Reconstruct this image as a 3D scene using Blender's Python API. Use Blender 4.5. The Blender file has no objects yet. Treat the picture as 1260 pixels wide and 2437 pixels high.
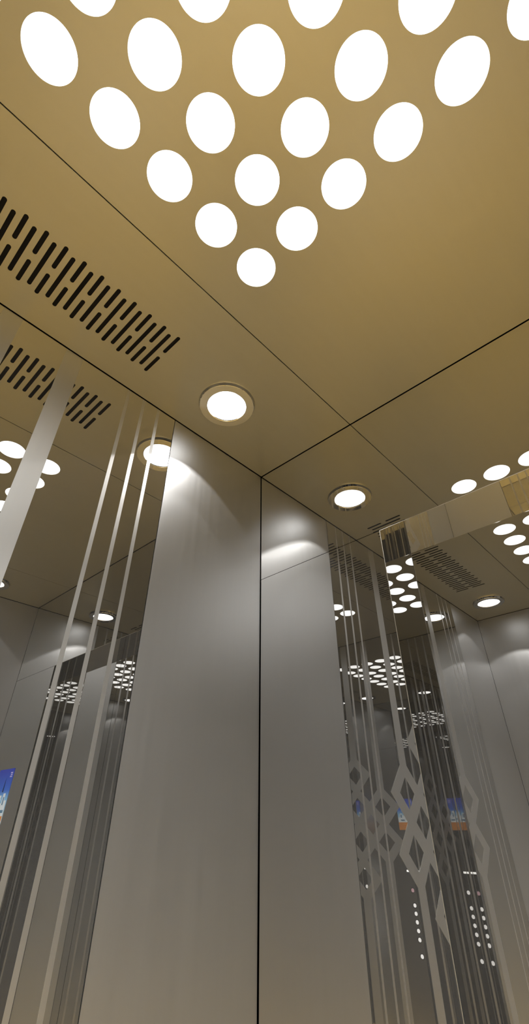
import bpy, bmesh, math
from mathutils import Vector, Matrix

# ------------------------------------------------------------------ measures
# measured in units of the height of the ceiling above the camera, then scaled to metres
S = 0.82
CAM_Z = 1.395
W, D = 1.720, 1.711           # width (along the door wall, y) and depth (away from the door wall, x)
REC = 0.0802                  # depth of the door recess
YJ = 0.4107                   # width of the front return panel beside the door
ZH = 0.6045                   # top of the door opening above the camera
B = 0.3775                    # width of the brushed corner panels
SEAM = 0.3739                 # width of the ceiling side strips
GX, GY, PX, PY = 0.5399, 0.4961, 0.1177, 0.1163
RD = 0.0424                   # radius of a round ceiling light
DLX, DLY, DLX2 = 0.312, 0.158, 1.4736
FL = -CAM_Z / S               # floor, in the same units
GAP = 0.0025
FLOOR_FILL = 25.0  # power of each spot added to brighten the floor

def M3(x, y, z):
    return Vector((x * S, y * S, CAM_Z + z * S))

scene = bpy.context.scene
col = scene.collection

# ------------------------------------------------------------------ materials
def principled(name, base, rough, metal=0.0, **kw):
    m = bpy.data.materials.new(name); m.use_nodes = True
    b = m.node_tree.nodes['Principled BSDF']
    b.inputs['Base Color'].default_value = (*base, 1)
    b.inputs['Roughness'].default_value = rough
    b.inputs['Metallic'].default_value = metal
    for k, v in kw.items():
        b.inputs[k].default_value = v
    return m

def emission(name, color, strength):
    m = bpy.data.materials.new(name); m.use_nodes = True
    nt = m.node_tree; nt.nodes.clear()
    e = nt.nodes.new('ShaderNodeEmission'); o = nt.nodes.new('ShaderNodeOutputMaterial')
    e.inputs['Color'].default_value = (*color, 1); e.inputs['Strength'].default_value = strength
    nt.links.new(e.outputs[0], o.inputs[0])
    return m

def brushed(name, base, rough, stretch, amount=0.04, metal=1.0, **kw):
    """Brushed metal: fine streaks in roughness and tone along one axis (world coordinates)."""
    m = principled(name, base, rough, metal, **kw)
    nt = m.node_tree; b = nt.nodes['Principled BSDF']
    geo = nt.nodes.new('ShaderNodeNewGeometry')
    mp = nt.nodes.new('ShaderNodeMapping'); mp.inputs['Scale'].default_value = stretch
    nz = nt.nodes.new('ShaderNodeTexNoise'); nz.inputs['Scale'].default_value = 1.0
    nz.inputs['Detail'].default_value = 3.0
    nt.links.new(geo.outputs['Position'], mp.inputs['Vector'])
    nt.links.new(mp.outputs[0], nz.inputs['Vector'])
    mr = nt.nodes.new('ShaderNodeMapRange')
    mr.inputs['To Min'].default_value = rough - amount; mr.inputs['To Max'].default_value = rough + amount
    nt.links.new(nz.outputs['Fac'], mr.inputs['Value'])
    nt.links.new(mr.outputs[0], b.inputs['Roughness'])
    mx = nt.nodes.new('ShaderNodeMixRGB'); mx.blend_type = 'MIX'
    mx.inputs['Color1'].default_value = (*[c * 0.97 for c in base], 1)
    mx.inputs['Color2'].default_value = (*[min(1, c * 1.03) for c in base], 1)
    nt.links.new(nz.outputs['Fac'], mx.inputs['Fac'])
    nt.links.new(mx.outputs[0], b.inputs['Base Color'])
    return m

MIRROR = principled('mirror_steel', (0.69, 0.685, 0.675), 0.0, 0.965)
DOOR_MIRROR = principled('door_mirror_steel', (0.68, 0.675, 0.665), 0.0, 0.965)
STEEL = brushed('brushed_steel', (0.70, 0.70, 0.70), 0.43, (90, 90, 2.0))
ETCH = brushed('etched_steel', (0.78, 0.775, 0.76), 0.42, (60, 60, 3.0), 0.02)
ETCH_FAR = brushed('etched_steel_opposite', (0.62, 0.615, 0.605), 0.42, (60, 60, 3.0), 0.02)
CEIL = brushed('ceiling_steel', (0.525, 0.50, 0.405), 0.30, (3, 60, 3), 0.03, 0.65)
CHROME = principled('chrome', (0.80, 0.79, 0.76), 0.06, 1.0)
EDGE = principled('edge_steel', (0.66, 0.63, 0.56), 0.38, 0.8)
BLACK = principled('dark_gap', (0.006, 0.005, 0.004), 0.9)
DARK = principled('dark_plastic', (0.02, 0.02, 0.022), 0.4)
LIGHT = emission('ceiling_light_glow', (1.0, 1.0, 0.99), 2.6)
DLENS = emission('downlight_glow', (1.0, 1.0, 0.99), 4.0)
BUTTON = emission('button_glow', (1.0, 0.98, 0.95), 2.2)
BUTTON_PINK = emission('pink_button_glow', (1.0, 0.62, 0.68), 0.9)
SCREEN = emission('display_glow', (1.0, 1.0, 0.97), 3.0)

def floor_material():
    m = principled('gold_marble_floor', (0.6, 0.4, 0.15), 0.25)
    nt = m.node_tree; b = nt.nodes['Principled BSDF']
    geo = nt.nodes.new('ShaderNodeNewGeometry')
    nz = nt.nodes.new('ShaderNodeTexNoise'); nz.inputs['Scale'].default_value = 1.6
    nz.inputs['Detail'].default_value = 2.0; nz.inputs['Distortion'].default_value = 0.3
    nt.links.new(geo.outputs['Position'], nz.inputs['Vector'])
    cr = nt.nodes.new('ShaderNodeValToRGB')
    cr.color_ramp.elements[0].position = 0.3; cr.color_ramp.elements[0].color = (0.62, 0.41, 0.115, 1)
    cr.color_ramp.elements[1].position = 0.75; cr.color_ramp.elements[1].color = (0.68, 0.47, 0.15, 1)
    nt.links.new(nz.outputs['Fac'], cr.inputs['Fac'])
    br = nt.nodes.new('ShaderNodeTexBrick'); br.offset = 0.0
    br.inputs['Scale'].default_value = 1.0
    br.inputs['Brick Width'].default_value = 0.36; br.inputs['Row Height'].default_value = 0.36
    br.inputs['Mortar Size'].default_value = 0.004
    br.inputs['Mortar'].default_value = (0.16, 0.10, 0.04, 1)
    nt.links.new(geo.outputs['Position'], br.inputs['Vector'])
    nt.links.new(cr.outputs[0], br.inputs['Color1']); nt.links.new(cr.outputs[0], br.inputs['Color2'])
    nt.links.new(br.outputs['Color'], b.inputs['Base Color'])
    return m
FLOOR = floor_material()

def poster_material():
    """Blue sky fading to a pale band; the town and the orange foot are meshes."""
    m = principled('poster_sky', (0.05, 0.12, 0.6), 0.5)
    nt = m.node_tree; b = nt.nodes['Principled BSDF']
    geo = nt.nodes.new('ShaderNodeNewGeometry'); sx = nt.nodes.new('ShaderNodeSeparateXYZ')
    nt.links.new(geo.outputs['Position'], sx.inputs[0])
    mr = nt.nodes.new('ShaderNodeMapRange')
    mr.inputs['From Min'].default_value = CAM_Z + 0.03 * S; mr.inputs['From Max'].default_value = CAM_Z + 0.203 * S
    nt.links.new(sx.outputs['Z'], mr.inputs['Value'])
    cr = nt.nodes.new('ShaderNodeValToRGB'); e = cr.color_ramp.elements
    e[0].position = 0.0; e[0].color = (0.55, 0.72, 0.80, 1)
    e[1].position = 1.0; e[1].color = (0.022, 0.045, 0.46, 1)
    for pos, c in ((0.36, (0.22, 0.50, 0.80, 1)), (0.55, (0.03, 0.13, 0.62, 1))):
        n = e.new(pos); n.color = c
    nt.links.new(mr.outputs[0], cr.inputs['Fac'])
    nt.links.new(cr.outputs[0], b.inputs['Base Color'])
    nt.links.new(cr.outputs[0], b.inputs['Emission Color']); b.inputs['Emission Strength'].default_value = 0.35  # added glow brightens the printed sky, no lamp behind it
    return m
POSTER = poster_material()
def lit(name, c, s=0.32):
    return principled(name, c, 0.5, 0.0, **{'Emission Color': (*c, 1), 'Emission Strength': s})  # poster ink with a little glow added to its colour
ORANGE = lit('poster_orange', (0.62, 0.24, 0.05)); WHITE = lit('poster_white', (0.75, 0.82, 0.88))
TEAL = lit('poster_teal', (0.10, 0.22, 0.36), 0.3); LILAC = lit('poster_lilac', (0.55, 0.50, 0.85))
POSTER_DARK = lit('poster_dark', (0.02, 0.05, 0.16), 0.2)

# ------------------------------------------------------------------ object helpers
def link(name, me, mat, parent=None):
    o = bpy.data.objects.new(name, me); col.objects.link(o)
    if mat is not None and not me.materials:
        me.materials.append(mat)
    if parent is not None:
        o.parent = parent
        o.matrix_parent_inverse = parent.matrix_world.inverted()
    return o

def finish(bm, name, mat, parent=None, smooth=False, recalc=True):
    if recalc:
        bmesh.ops.recalc_face_normals(bm, faces=bm.faces[:])
    me = bpy.data.meshes.new(name); bm.to_mesh(me); bm.free()
    if smooth:
        for p in me.polygons: p.use_smooth = True
    return link(name, me, mat, parent)

def add_box(bm, lo, hi):
    a, b = M3(*lo), M3(*hi)
    vs = [bm.verts.new((x, y, z)) for x in (a.x, b.x) for y in (a.y, b.y) for z in (a.z, b.z)]
    for f in ((0, 1, 3, 2), (4, 6, 7, 5), (0, 4, 5, 1), (2, 3, 7, 6), (0, 2, 6, 4), (1, 5, 7, 3)):
        bm.faces.new([vs[i] for i in f])

def box(name, lo, hi, mat, parent=None):
    bm = bmesh.new(); add_box(bm, lo, hi)
    return finish(bm, name, mat, parent)

def empty(name, loc, rz=0.0):
    o = bpy.data.objects.new(name, None); col.objects.link(o)
    o.location = loc; o.rotation_euler = (0, 0, rz); o.empty_display_size = 0.05
    bpy.context.view_layer.update()
    return o

def tag(o, label=None, cat=None, group=None, kind=None):
    if label: o['label'] = label
    if cat: o['category'] = cat
    if group: o['group'] = group
    if kind: o['kind'] = kind
    return o

def plate(name, outer, holes, place, thick, mat, parent=None):
    """A sheet in the (u, v) plane with holes; place(u, v, w) gives the world point, w < 0 goes behind the visible face."""
    bm = bmesh.new()
    loops = []
    for lp in [outer] + holes:
        vs = [bm.verts.new(place(u, v, 0)) for u, v in lp]
        es = [bm.edges.new((vs[i], vs[(i + 1) % len(vs)])) for i in range(len(vs))]
        loops.append((vs, es))
    edges = [e for _, es in loops for e in es]
    bmesh.ops.triangle_fill(bm, use_beauty=True, use_dissolve=False, edges=edges)
    front = bm.faces[:]
    back = {}
    d = place(0, 0, -thick) - place(0, 0, 0)
    for v in bm.verts[:]:
        back[v] = bm.verts.new(v.co + d)
    for f in front:
        bm.faces.new([back[v] for v in reversed(f.verts)])
    for vs, _ in loops:
        n = len(vs)
        for i in range(n):
            a, b = vs[i], vs[(i + 1) % n]
            bm.faces.new((a, b, back[b], back[a]))
    return finish(bm, name, mat, parent)

def circle(cx, cy, r, n=64):
    return [(cx + r * math.cos(2 * math.pi * i / n), cy + r * math.sin(2 * math.pi * i / n)) for i in range(n)]

def capsule(x, y0, y1, w, n=8):
    r = w / 2; pts = []
    for i in range(n + 1):
        a = math.pi * i / n
        pts.append((x + r * math.cos(a), y1 - r + r * math.sin(a)))
    for i in range(n + 1):
        a = math.pi + math.pi * i / n
        pts.append((x + r * math.cos(a), y0 + r + r * math.sin(a)))
    return pts

def rect(u0, v0, u1, v1):
    return [(u0, v0), (u1, v0), (u1, v1), (u0, v1)]

def lathe(name, prof, center, mat, parent=None, n=64, smooth=True, cap_last=False, cap_first=False):
    bm = bmesh.new(); rings = []
    for r, z in prof:
        rings.append([bm.verts.new(center + Vector((r * math.cos(2 * math.pi * i / n), r * math.sin(2 * math.pi * i / n), z))) for i in range(n)])
    for a, b in zip(rings, rings[1:]):
        for i in range(n):
            bm.faces.new((a[i], a[(i + 1) % n], b[(i + 1) % n], b[i]))
    if cap_last: bm.faces.new(rings[-1])
    if cap_first: bm.faces.new(rings[0])
    o = finish(bm, name, mat, parent)
    if smooth:
        for p in o.data.polygons: p.use_smooth = len(p.vertices) == 4
    return o

ORD = ['first', 'second', 'third', 'fourth', 'fifth', 'sixth', 'seventh']

# ------------------------------------------------------------------ the setting: floor and ceiling
floor = tag(box('floor', (-REC - 0.02, -0.03, FL - 0.05), (D + 0.03, W + 0.03, FL), FLOOR), kind='structure')

ceil_place = lambda u, v, w: M3(u, v, 1.0 - w)
g = GAP / 2
ceiling = tag(box('ceiling', (-0.03, -0.03, 1.03), (D + 0.03, W + 0.03, 1.06), BLACK), kind='structure')
holes = [circle(GX + i * PX, GY + j * PY, RD) for i in range(7) for j in range(7)]
tag(plate('centre_panel', rect(GAP, SEAM + g, D - GAP, W - SEAM - g), holes, ceil_place, 0.004, CEIL, ceiling))
VX0, VX1, VY0, VY1 = 0.530, 1.245, 0.075, 0.246
for far in (False, True):
    fy = (lambda y: W - y) if far else (lambda y: y)
    hs = [circle(DLX, fy(DLY), 0.070), circle(DLX2, fy(DLY), 0.070), rect(VX0, fy(VY0), VX1, fy(VY1))]
    ya, yb = sorted((fy(GAP), fy(SEAM - g)))
    plate('side_strip', rect(GAP, ya, D - GAP, yb), hs, ceil_place, 0.004, CEIL, ceiling)

# ------------------------------------------------------------------ round lights of the centre panel
lens = None
for j in range(7):
    for i in range(7):
        c = M3(GX + i * PX, GY + j * PY, 1.0)
        if lens is None:
            r = (RD - 0.0001) * S
            bm_prof = [(r, 0.003), (r, 0.0008), (r - 0.0006, 0.0002)]
            lens = lathe('round_ceiling_light', bm_prof, Vector((0, 0, 0)), LIGHT, None, 64, False, True, True)
            o = lens
        else:
            o = lens.copy(); col.objects.link(o)
        o.location = c
        tag(o, 'white round ceiling light, %s from door wall, in %s row from vent strip' % (ORD[i], ORD[j]), 'ceiling light', 'round lights set in a grid in the ceiling')

# soft spots added below some round lights to brighten the floor
for i in (0, 3, 6):
    for j in (0, 3, 6):
        ld = bpy.data.lights.new('floor_fill_beam', 'SPOT')
        ld.energy = FLOOR_FILL; ld.spot_size = math.radians(90); ld.spot_blend = 1.0
        ld.shadow_soft_size = 0.02; ld.color = (1.0, 1.0, 0.98)
        lo = bpy.data.objects.new('floor_fill_beam', ld); col.objects.link(lo)
        lo.location = M3(GX + i * PX, GY + j * PY, 1.0) - Vector((0, 0, 0.022))

# ------------------------------------------------------------------ vents
def make_vent(far, label):
    fy = (lambda y: W - y) if far else (lambda y: y)
    t = tag(empty('ceiling_vent', M3((VX0 + VX1) / 2, fy((VY0 + VY1) / 2), 1.0)), label, 'air vent', 'slotted air vents in the ceiling strips')
    hs = []
    for k in range(33):
        x = 0.5462 + k * 0.02137
        spans = ((0.0855, 0.1505), (0.1695, 0.235)) if k % 2 == 0 else ((0.0945, 0.2245),)
        for a, b in spans:
            y0, y1 = sorted((fy(a), fy(b)))
            hs.append(capsule(x, y0, y1, 0.0094))
    ya, yb = sorted((fy(VY0), fy(VY1)))
    plate('slotted_plate', rect(VX0, ya, VX1, yb), hs, ceil_place, 0.0008, CEIL, t)
    bm = bmesh.new(); add_box(bm, (VX0 + 0.002, ya + 0.002, 1.003), (VX1 - 0.002, yb - 0.002, 1.028))
    finish(bm, 'dark_duct', BLACK, t)
make_vent(False, 'slotted black air vent in the ceiling strip above the etched mirror panel')
make_vent(True, 'slotted air vent in the opposite ceiling strip, above the control panel side')

# ------------------------------------------------------------------ downlights
dl_labels = {
    (0, 0): 'chrome downlight in the ceiling corner between the near vent and the door wall',
    (1, 0): 'chrome downlight past the vent in the rear corner, seen in mirrors',
    (0, 1): 'chrome downlight in the opposite ceiling strip near the poster',
    (1, 1): 'chrome downlight in the rear corner of the opposite ceiling strip',
}
for far in (0, 1):
    for rear in (0, 1):
        cx, cy = (DLX2 if rear else DLX), (W - DLY if far else DLY)
        c = M3(cx, cy, 1.0)
        t = tag(empty('recessed_downlight', c), dl_labels[(rear, far)], 'downlight', 'recessed downlights in the ceiling strips')
        prof = [(0.0818, 0.0), (0.0790, -0.0080), (0.0780, -0.0088), (0.0578, -0.0088), (0.0562, -0.0080), (0.0550, -0.0055), (0.0550, 0.004)]
        lathe('trim_ring', [(r * S, z * S) for r, z in prof], c, CHROME, t, 96, False)
        lathe('glowing_lens', [(0.0549 * S, 0.002 * S), (0.0549 * S, -0.0056 * S), (0.0538 * S, -0.0062 * S)], c, DLENS, t, 96, False, True, True)
        # the two beams whose edges show as scallops on the wall
        for half, power, blend in ((50.3, 2.4, 0.05), (33.0, 0.9, 0.06)):
            ld = bpy.data.lights.new('downlight_beam', 'SPOT')
            ld.energy = power; ld.spot_size = math.radians(half * 2); ld.spot_blend = blend
            ld.shadow_soft_size = 0.006; ld.color = (1.0, 0.99, 0.97)
            lo = bpy.data.objects.new('downlight_beam', ld); col.objects.link(lo)
            lo.location = c + Vector((0, 0, -0.0095 * S - 0.002))
            lo.parent = t; lo.matrix_parent_inverse = t.matrix_world.inverted()

# ------------------------------------------------------------------ walls
TOP = 1.0 - GAP
def wall_map(side):
    """place(u, z, w): u along the wall, z up, w > 0 into the car."""
    if side == 'left':  return lambda u, v, w: M3(u, w, v)
    if side == 'right': return lambda u, v, w: M3(u, W - w, v)
    if side == 'rear':  return lambda u, v, w: M3(D - w, u, v)
    if side == 'front': return lambda u, v, w: M3(w, u, v)

def diamond(cu, cz, a, b):
    return [(cu - a, cz), (cu, cz - b), (cu + a, cz), (cu, cz + b)]

def trapezoids(adds, subs):
    """Union of the convex polygons ADDS less the convex polygons SUBS, as trapezoids between horizontal cuts."""
    segs = []
    for poly in adds + subs:
        n = len(poly)
        for i in range(n):
            segs.append((poly[i], poly[(i + 1) % n]))
    cuts = {round(p[1], 6) for s in segs for p in s}
    for i, (a, b) in enumerate(segs):
        for c, d in segs[i + 1:]:
            r = (b[0] - a[0], b[1] - a[1]); q = (d[0] - c[0], d[1] - c[1])
            den = r[0] * q[1] - r[1] * q[0]
            if abs(den) < 1e-12: continue
            s_ = ((c[0] - a[0]) * q[1] - (c[1] - a[1]) * q[0]) / den
            t_ = ((c[0] - a[0]) * r[1] - (c[1] - a[1]) * r[0]) / den
            if 0 <= s_ <= 1 and 0 <= t_ <= 1:
                cuts.add(round(a[1] + s_ * r[1], 6))
    cuts = sorted(cuts); out = []
    def span(poly, z):
        xs = []
        n = len(poly)
        for i in range(n):
            (x0, z0), (x1, z1) = poly[i], poly[(i + 1) % n]
            if (z0 <= z < z1) or (z1 <= z < z0):
                xs.append((x0 + (z - z0) / (z1 - z0) * (x1 - x0), (x0, z0, x1, z1)))
        xs.sort(key=lambda e: e[0])
        return xs[:1] + xs[-1:] if len(xs) >= 2 else None
    def at(e, z):
        x0, z0, x1, z1 = e
        return x0 + (z - z0) / (z1 - z0) * (x1 - x0)
    for z0, z1 in zip(cuts, cuts[1:]):
        if z1 - z0 < 1e-5: continue
        zm = (z0 + z1) / 2
        ev = []
        for poly, sgn in [(p, 1) for p in adds] + [(p, -1) for p in subs]:
            sp = span(poly, zm)
            if sp:
                ev.append((sp[0][0], sgn, 1, sp[0][1])); ev.append((sp[1][0], sgn, -1, sp[1][1]))
        ev.sort(key=lambda e: e[0])
        na = ns = 0; inside = False; start = None
        for x, sgn, step, edge in ev:
            if sgn > 0: na += step
            else: ns += step
            now = na > 0 and ns == 0
            if now and not inside: start = edge
            if inside and not now:
                out.append([(at(start, z0), z0), (at(edge, z0), z0), (at(edge, z1), z1), (at(start, z1), z1)])
            inside = now
    return out

LZ = 0.0125; LP, LQ = 0.0785, 0.0775
def etched_mirror(side, u0, u1, uc, label):
    place = wall_map(side)
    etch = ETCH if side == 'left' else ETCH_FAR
    t = tag(empty('etched_mirror_panel', place((u0 + u1) / 2, FL, 0)), label, 'mirror panel', 'etched mirror panels in the middle of the walls')
    def sheet(name, polys, w0, w1, mat):
        bm = bmesh.new()
        for pl in polys:
            f = [bm.verts.new(place(u, v, w1)) for u, v in pl]
            b = [bm.verts.new(place(u, v, w0)) for u, v in pl]
            try:
                bm.faces.new(f); bm.faces.new(b[::-1])
                for i in range(len(f)):
                    bm.faces.new((f[i], b[i], b[(i + 1) % len(f)], f[(i + 1) % len(f)]))
            except ValueError:
                pass
        return finish(bm, name, mat, t)
    sheet('mirror_sheet', [rect(u0, FL + 0.002, u1, TOP)], -0.012, 0.0, MIRROR)
    for s in (-1, 1):
        for off in (0.4205, 0.3710, 0.3210):
            uu = uc + s * off
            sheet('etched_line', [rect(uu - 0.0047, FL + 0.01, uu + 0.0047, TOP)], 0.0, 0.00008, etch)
    a, b = 0.047, 0.0455
    adds, subs = [], []
    nodes = [(0, k) for k in (-3, -1, 1, 3)] + [(s, 0) for s in (-1, 1)] + [(2 * s, k) for s in (-1, 1) for k in (-1, 1)]
    for c, k in nodes:
        h = 0.1045
        adds.append(diamond(uc + c * LP, LZ + k * LQ, h, h * 0.975))
        subs.append(diamond(uc + c * LP, LZ + k * LQ, a, b))
    for c, k in ((-2, 1), (0, 3), (2, 1)):
        u = uc + c * LP
        adds.append(rect(u - 0.0225, LZ + k * LQ + 0.07, u + 0.0225, TOP))
        adds.append(rect(u - 0.0225, FL + 0.01, u + 0.0225, LZ - k * LQ - 0.07))
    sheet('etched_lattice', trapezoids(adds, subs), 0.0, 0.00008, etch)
    return t

def side_wall(side, length, label_mid):
    place = wall_map(side)
    a, b = place(-0.0, FL, -0.014), place(length, 1.03, -0.03)
    nm = {'left': 'wall_left', 'right': 'wall_right', 'rear': 'wall_rear'}[side]
    bm = bmesh.new()
    lo = [min(a[i], b[i]) for i in range(3)]; hi = [max(a[i], b[i]) for i in range(3)]
    vs = [bm.verts.new((x, y, z)) for x in (lo[0], hi[0]) for y in (lo[1], hi[1]) for z in (lo[2], hi[2])]
    for f in ((0, 1, 3, 2), (4, 6, 7, 5), (0, 4, 5, 1), (2, 3, 7, 6), (0, 2, 6, 4), (1, 5, 7, 3)):
        bm.faces.new([vs[i] for i in f])
    root = tag(finish(bm, nm, BLACK), kind='structure')
    c0 = 0.0028 if side == 'left' else 0.0008
    for u0, u1 in ((c0, B - 0.0012), (length - B + 0.0012, length - (0.0020 if side == 'left' else 0.0010))):
        plate('brushed_panel', rect(u0, FL + 0.002, u1, TOP), [], place, 0.012, STEEL, root)
    etched_mirror(side, B + 0.0008, length - B - 0.0008, length / 2 + (0.0025 if side != 'rear' else 0), label_mid)
    return root

side_wall('left', D, 'tall etched mirror panel with wide and thin lines under the nearest air vent')
side_wall('right', D, 'etched mirror panel on the opposite side wall, seen only in reflections')
side_wall('rear', W, 'etched mirror panel on the rear wall facing the door, seen in reflections')

# ------------------------------------------------------------------ front wall with the door opening
fp = wall_map('front')
front = tag(box('wall_front', (-0.075, -0.03, ZH + 0.012), (-0.014, W + 0.03, 1.03), BLACK), kind='structure')
e = 0.0008
plate('transom_panel', rect(0.001, ZH + e, W - 0.001, TOP), [], fp, 0.010, MIRROR, front)
for y0, y1 in ((0.0028, YJ - 0.0006), (W - YJ + 0.0006, W - 0.0008)):
    plate('return_panel', rect(y0, FL + 0.002, y1, ZH - e), [], fp, 0.010, MIRROR, front)
# returns of the opening: soffit and the two jamb sides
bm = bmesh.new(); add_box(bm, (-REC - 0.002, YJ, ZH), (-0.0004, W - YJ, ZH + 0.008)); finish(bm, 'soffit_panel', MIRROR, front)
for y0, y1 in ((YJ - 0.008, YJ), (W - YJ, W - YJ + 0.008)):
    bm = bmesh.new(); add_box(bm, (-REC - 0.002, y0, FL + 0.002), (-0.0004, y1, ZH - 0.0002)); finish(bm, 'jamb_side', MIRROR, front)
# thin bright folded edge of the sheet round the opening
trim = tag(box('trim_1', (-0.0004, YJ - 0.0004, ZH - 0.0002), (0.0003, W - YJ + 0.0004, ZH + 0.0008), EDGE), kind='structure')
for y in (YJ, W - YJ):
    box('edge_strip', (-0.0003, y - 0.0006, FL + 0.002), (0.0003, y + 0.0006, ZH - 0.0004), EDGE, trim)

door = tag(box('door_1', (-REC - 0.03, 0.30, FL), (-REC - 0.006, W - 0.30, ZH + 0.05), BLACK), kind='structure')
for y0, y1 in ((0.31, W / 2 - 0.0012), (W / 2 + 0.0012, W - 0.31)):
    bm = bmesh.new(); add_box(bm, (-REC - 0.006, y0, FL + 0.004), (-REC, y1, ZH + 0.04))
    finish(bm, 'door_leaf', DOOR_MIRROR, door)

# ------------------------------------------------------------------ poster on the front return panel
def fbox(name, y0, y1, z0, z1, w0, w1, mat, parent):
    return box(name, (w0, y0, z0), (w1, y1, z1), mat, parent)
PY0, PY1, PZ0, PZ1 = 1.434, 1.586, -0.020, 0.203
t = tag(empty('advertising_poster', M3(0, (PY0 + PY1) / 2, PZ0)), 'small poster with blue sky and orange foot above the control panel, seen in mirrors', 'poster')
fbox('printed_sheet', PY0, PY1, PZ0, PZ1, 0.0, 0.0015, POSTER, t)
fbox('orange_foot', PY0, PY1, PZ0, 0.034, 0.0015, 0.0018, ORANGE, t)
bm = bmesh.new()
for k, (y0, y1, z1) in enumerate(((1.437, 1.455, .10), (1.457, 1.478, .125), (1.480, 1.492, .09), (1.494, 1.520, .118), (1.522, 1.540, .095), (1.543, 1.566, .108), (1.568, 1.584, .08))):
    add_box(bm, (0.0015, y0, 0.034), (0.0018, y1, z1 - 0.012))
finish(bm, 'white_buildings', WHITE, t)
bm = bmesh.new()
for y0, y1, z0, z1 in ((1.440, 1.474, .045, .055), (1.480, 1.515, .052, .062), (1.525, 1.560, .044, .054), (1.460, 1.470, .072, .10), (1.500, 1.512, .07, .098), (1.548, 1.560, .066, .09)):
    add_box(bm, (0.0018, y0, z0), (0.0021, y1, z1))
finish(bm, 'window_bands', TEAL, t)
bm = bmesh.new()
for k in range(3):
    add_box(bm, (0.0015, 1.442, 0.185 - k * 0.007), (0.0018, 1.462 - (k % 2) * 0.004, 0.1895 - k * 0.007))
finish(bm, 'small_lettering', LILAC, t)
bm = bmesh.new()
vs = [bm.verts.new(M3(0.0019, y, z)) for y, z in ((1.490, .118), (1.500, .118), (1.497, .150), (1.494, .172), (1.491, .150))]
bm.faces.new(vs); bmesh.ops.solidify(bm, geom=bm.faces[:], thickness=0.0004)
finish(bm, 'dark_spire', POSTER_DARK, t)

# ------------------------------------------------------------------ control panel on the front return panel
t = tag(empty('control_panel', M3(0, 1.504, -0.88)), 'lift control panel with two columns of lit buttons under a bright display bar', 'control panel')
fbox('faceplate', 1.424, 1.586, -0.90, -0.25, 0.0, 0.0024, MIRROR, t)
fbox('display_bar', 1.456, 1.574, -0.300, -0.287, 0.0024, 0.0034, SCREEN, t)
for z in (-0.415, -0.507, -0.556, -0.606, -0.656, -0.707, -0.799):
    for y in (1.4645, 1.5440):
        bm = bmesh.new(); n = 24; rings = []
        for r, w in ((0.0175, 0.0024), (0.0170, 0.0042), (0.0135, 0.0046), (0.0130, 0.0015)):
            rings.append([bm.verts.new(M3(w, y + r * math.cos(2 * math.pi * i / n), z + r * math.sin(2 * math.pi * i / n))) for i in range(n)])
        for a, b in zip(rings, rings[1:]):
            for i in range(n): bm.faces.new((a[i], a[(i + 1) % n], b[(i + 1) % n], b[i]))
        bt = finish(bm, 'button', DARK, t)
        bm = bmesh.new()
        r0 = [bm.verts.new(M3(0.0042, y + 0.0125 * math.cos(2 * math.pi * i / n), z + 0.0125 * math.sin(2 * math.pi * i / n))) for i in range(n)]
        r1 = [bm.verts.new(M3(0.0024, y + 0.0125 * math.cos(2 * math.pi * i / n), z + 0.0125 * math.sin(2 * math.pi * i / n))) for i in range(n)]
        bm.faces.new(r0); bm.faces.new(r1[::-1])
        for i in range(n): bm.faces.new((r0[i], r1[i], r1[(i + 1) % n], r0[(i + 1) % n]))
        finish(bm, 'button_glow', BUTTON_PINK if (z > -0.42 and y > 1.5) else BUTTON, bt)

# ------------------------------------------------------------------ world, camera, render look
w = bpy.data.worlds.new('world'); scene.world = w; w.use_nodes = True
w.node_tree.nodes['Background'].inputs[0].default_value = (0.0, 0.0, 0.0, 1)

f, pitch, yaw, roll = 1083.996, 0.6181, 0.7537, 0.0014
CX, CY, U0, V0 = 0.9038, 0.8626, 629.13, 1197.30
F = Vector((-math.cos(yaw) * math.cos(pitch), -math.sin(yaw) * math.cos(pitch), math.sin(pitch)))
R = F.cross(Vector((0, 0, 1))).normalized(); U = R.cross(F)
c_, s_ = math.cos(roll), math.sin(roll)
R, U = c_ * R + s_ * U, -s_ * R + c_ * U
cd = bpy.data.cameras.new('camera'); cam = bpy.data.objects.new('camera', cd); col.objects.link(cam)
cam.matrix_world = Matrix((R, U, -F)).transposed().to_4x4()
cam.location = M3(CX, CY, 0)
cd.sensor_fit = 'VERTICAL'; cd.sensor_height = 36.0; cd.sensor_width = 36.0 * 1260 / 2437
cd.lens = f / 2437 * 36.0
cd.shift_x = (630.0 - U0) / 2437
cd.shift_y = -(1218.5 - V0) / 2437
cd.clip_start = 0.01; cd.clip_end = 50
scene.camera = cam

scene.view_settings.view_transform = 'Standard'
scene.view_settings.look = 'None'
scene.view_settings.exposure = 0.10
cy = scene.cycles
cy.max_bounces = 8; cy.glossy_bounces = 5; cy.diffuse_bounces = 3
cy.sample_clamp_indirect = 8.0
cy.use_denoising = True
cy.use_adaptive_sampling = True; cy.adaptive_threshold = 0.06; cy.adaptive_min_samples = 24
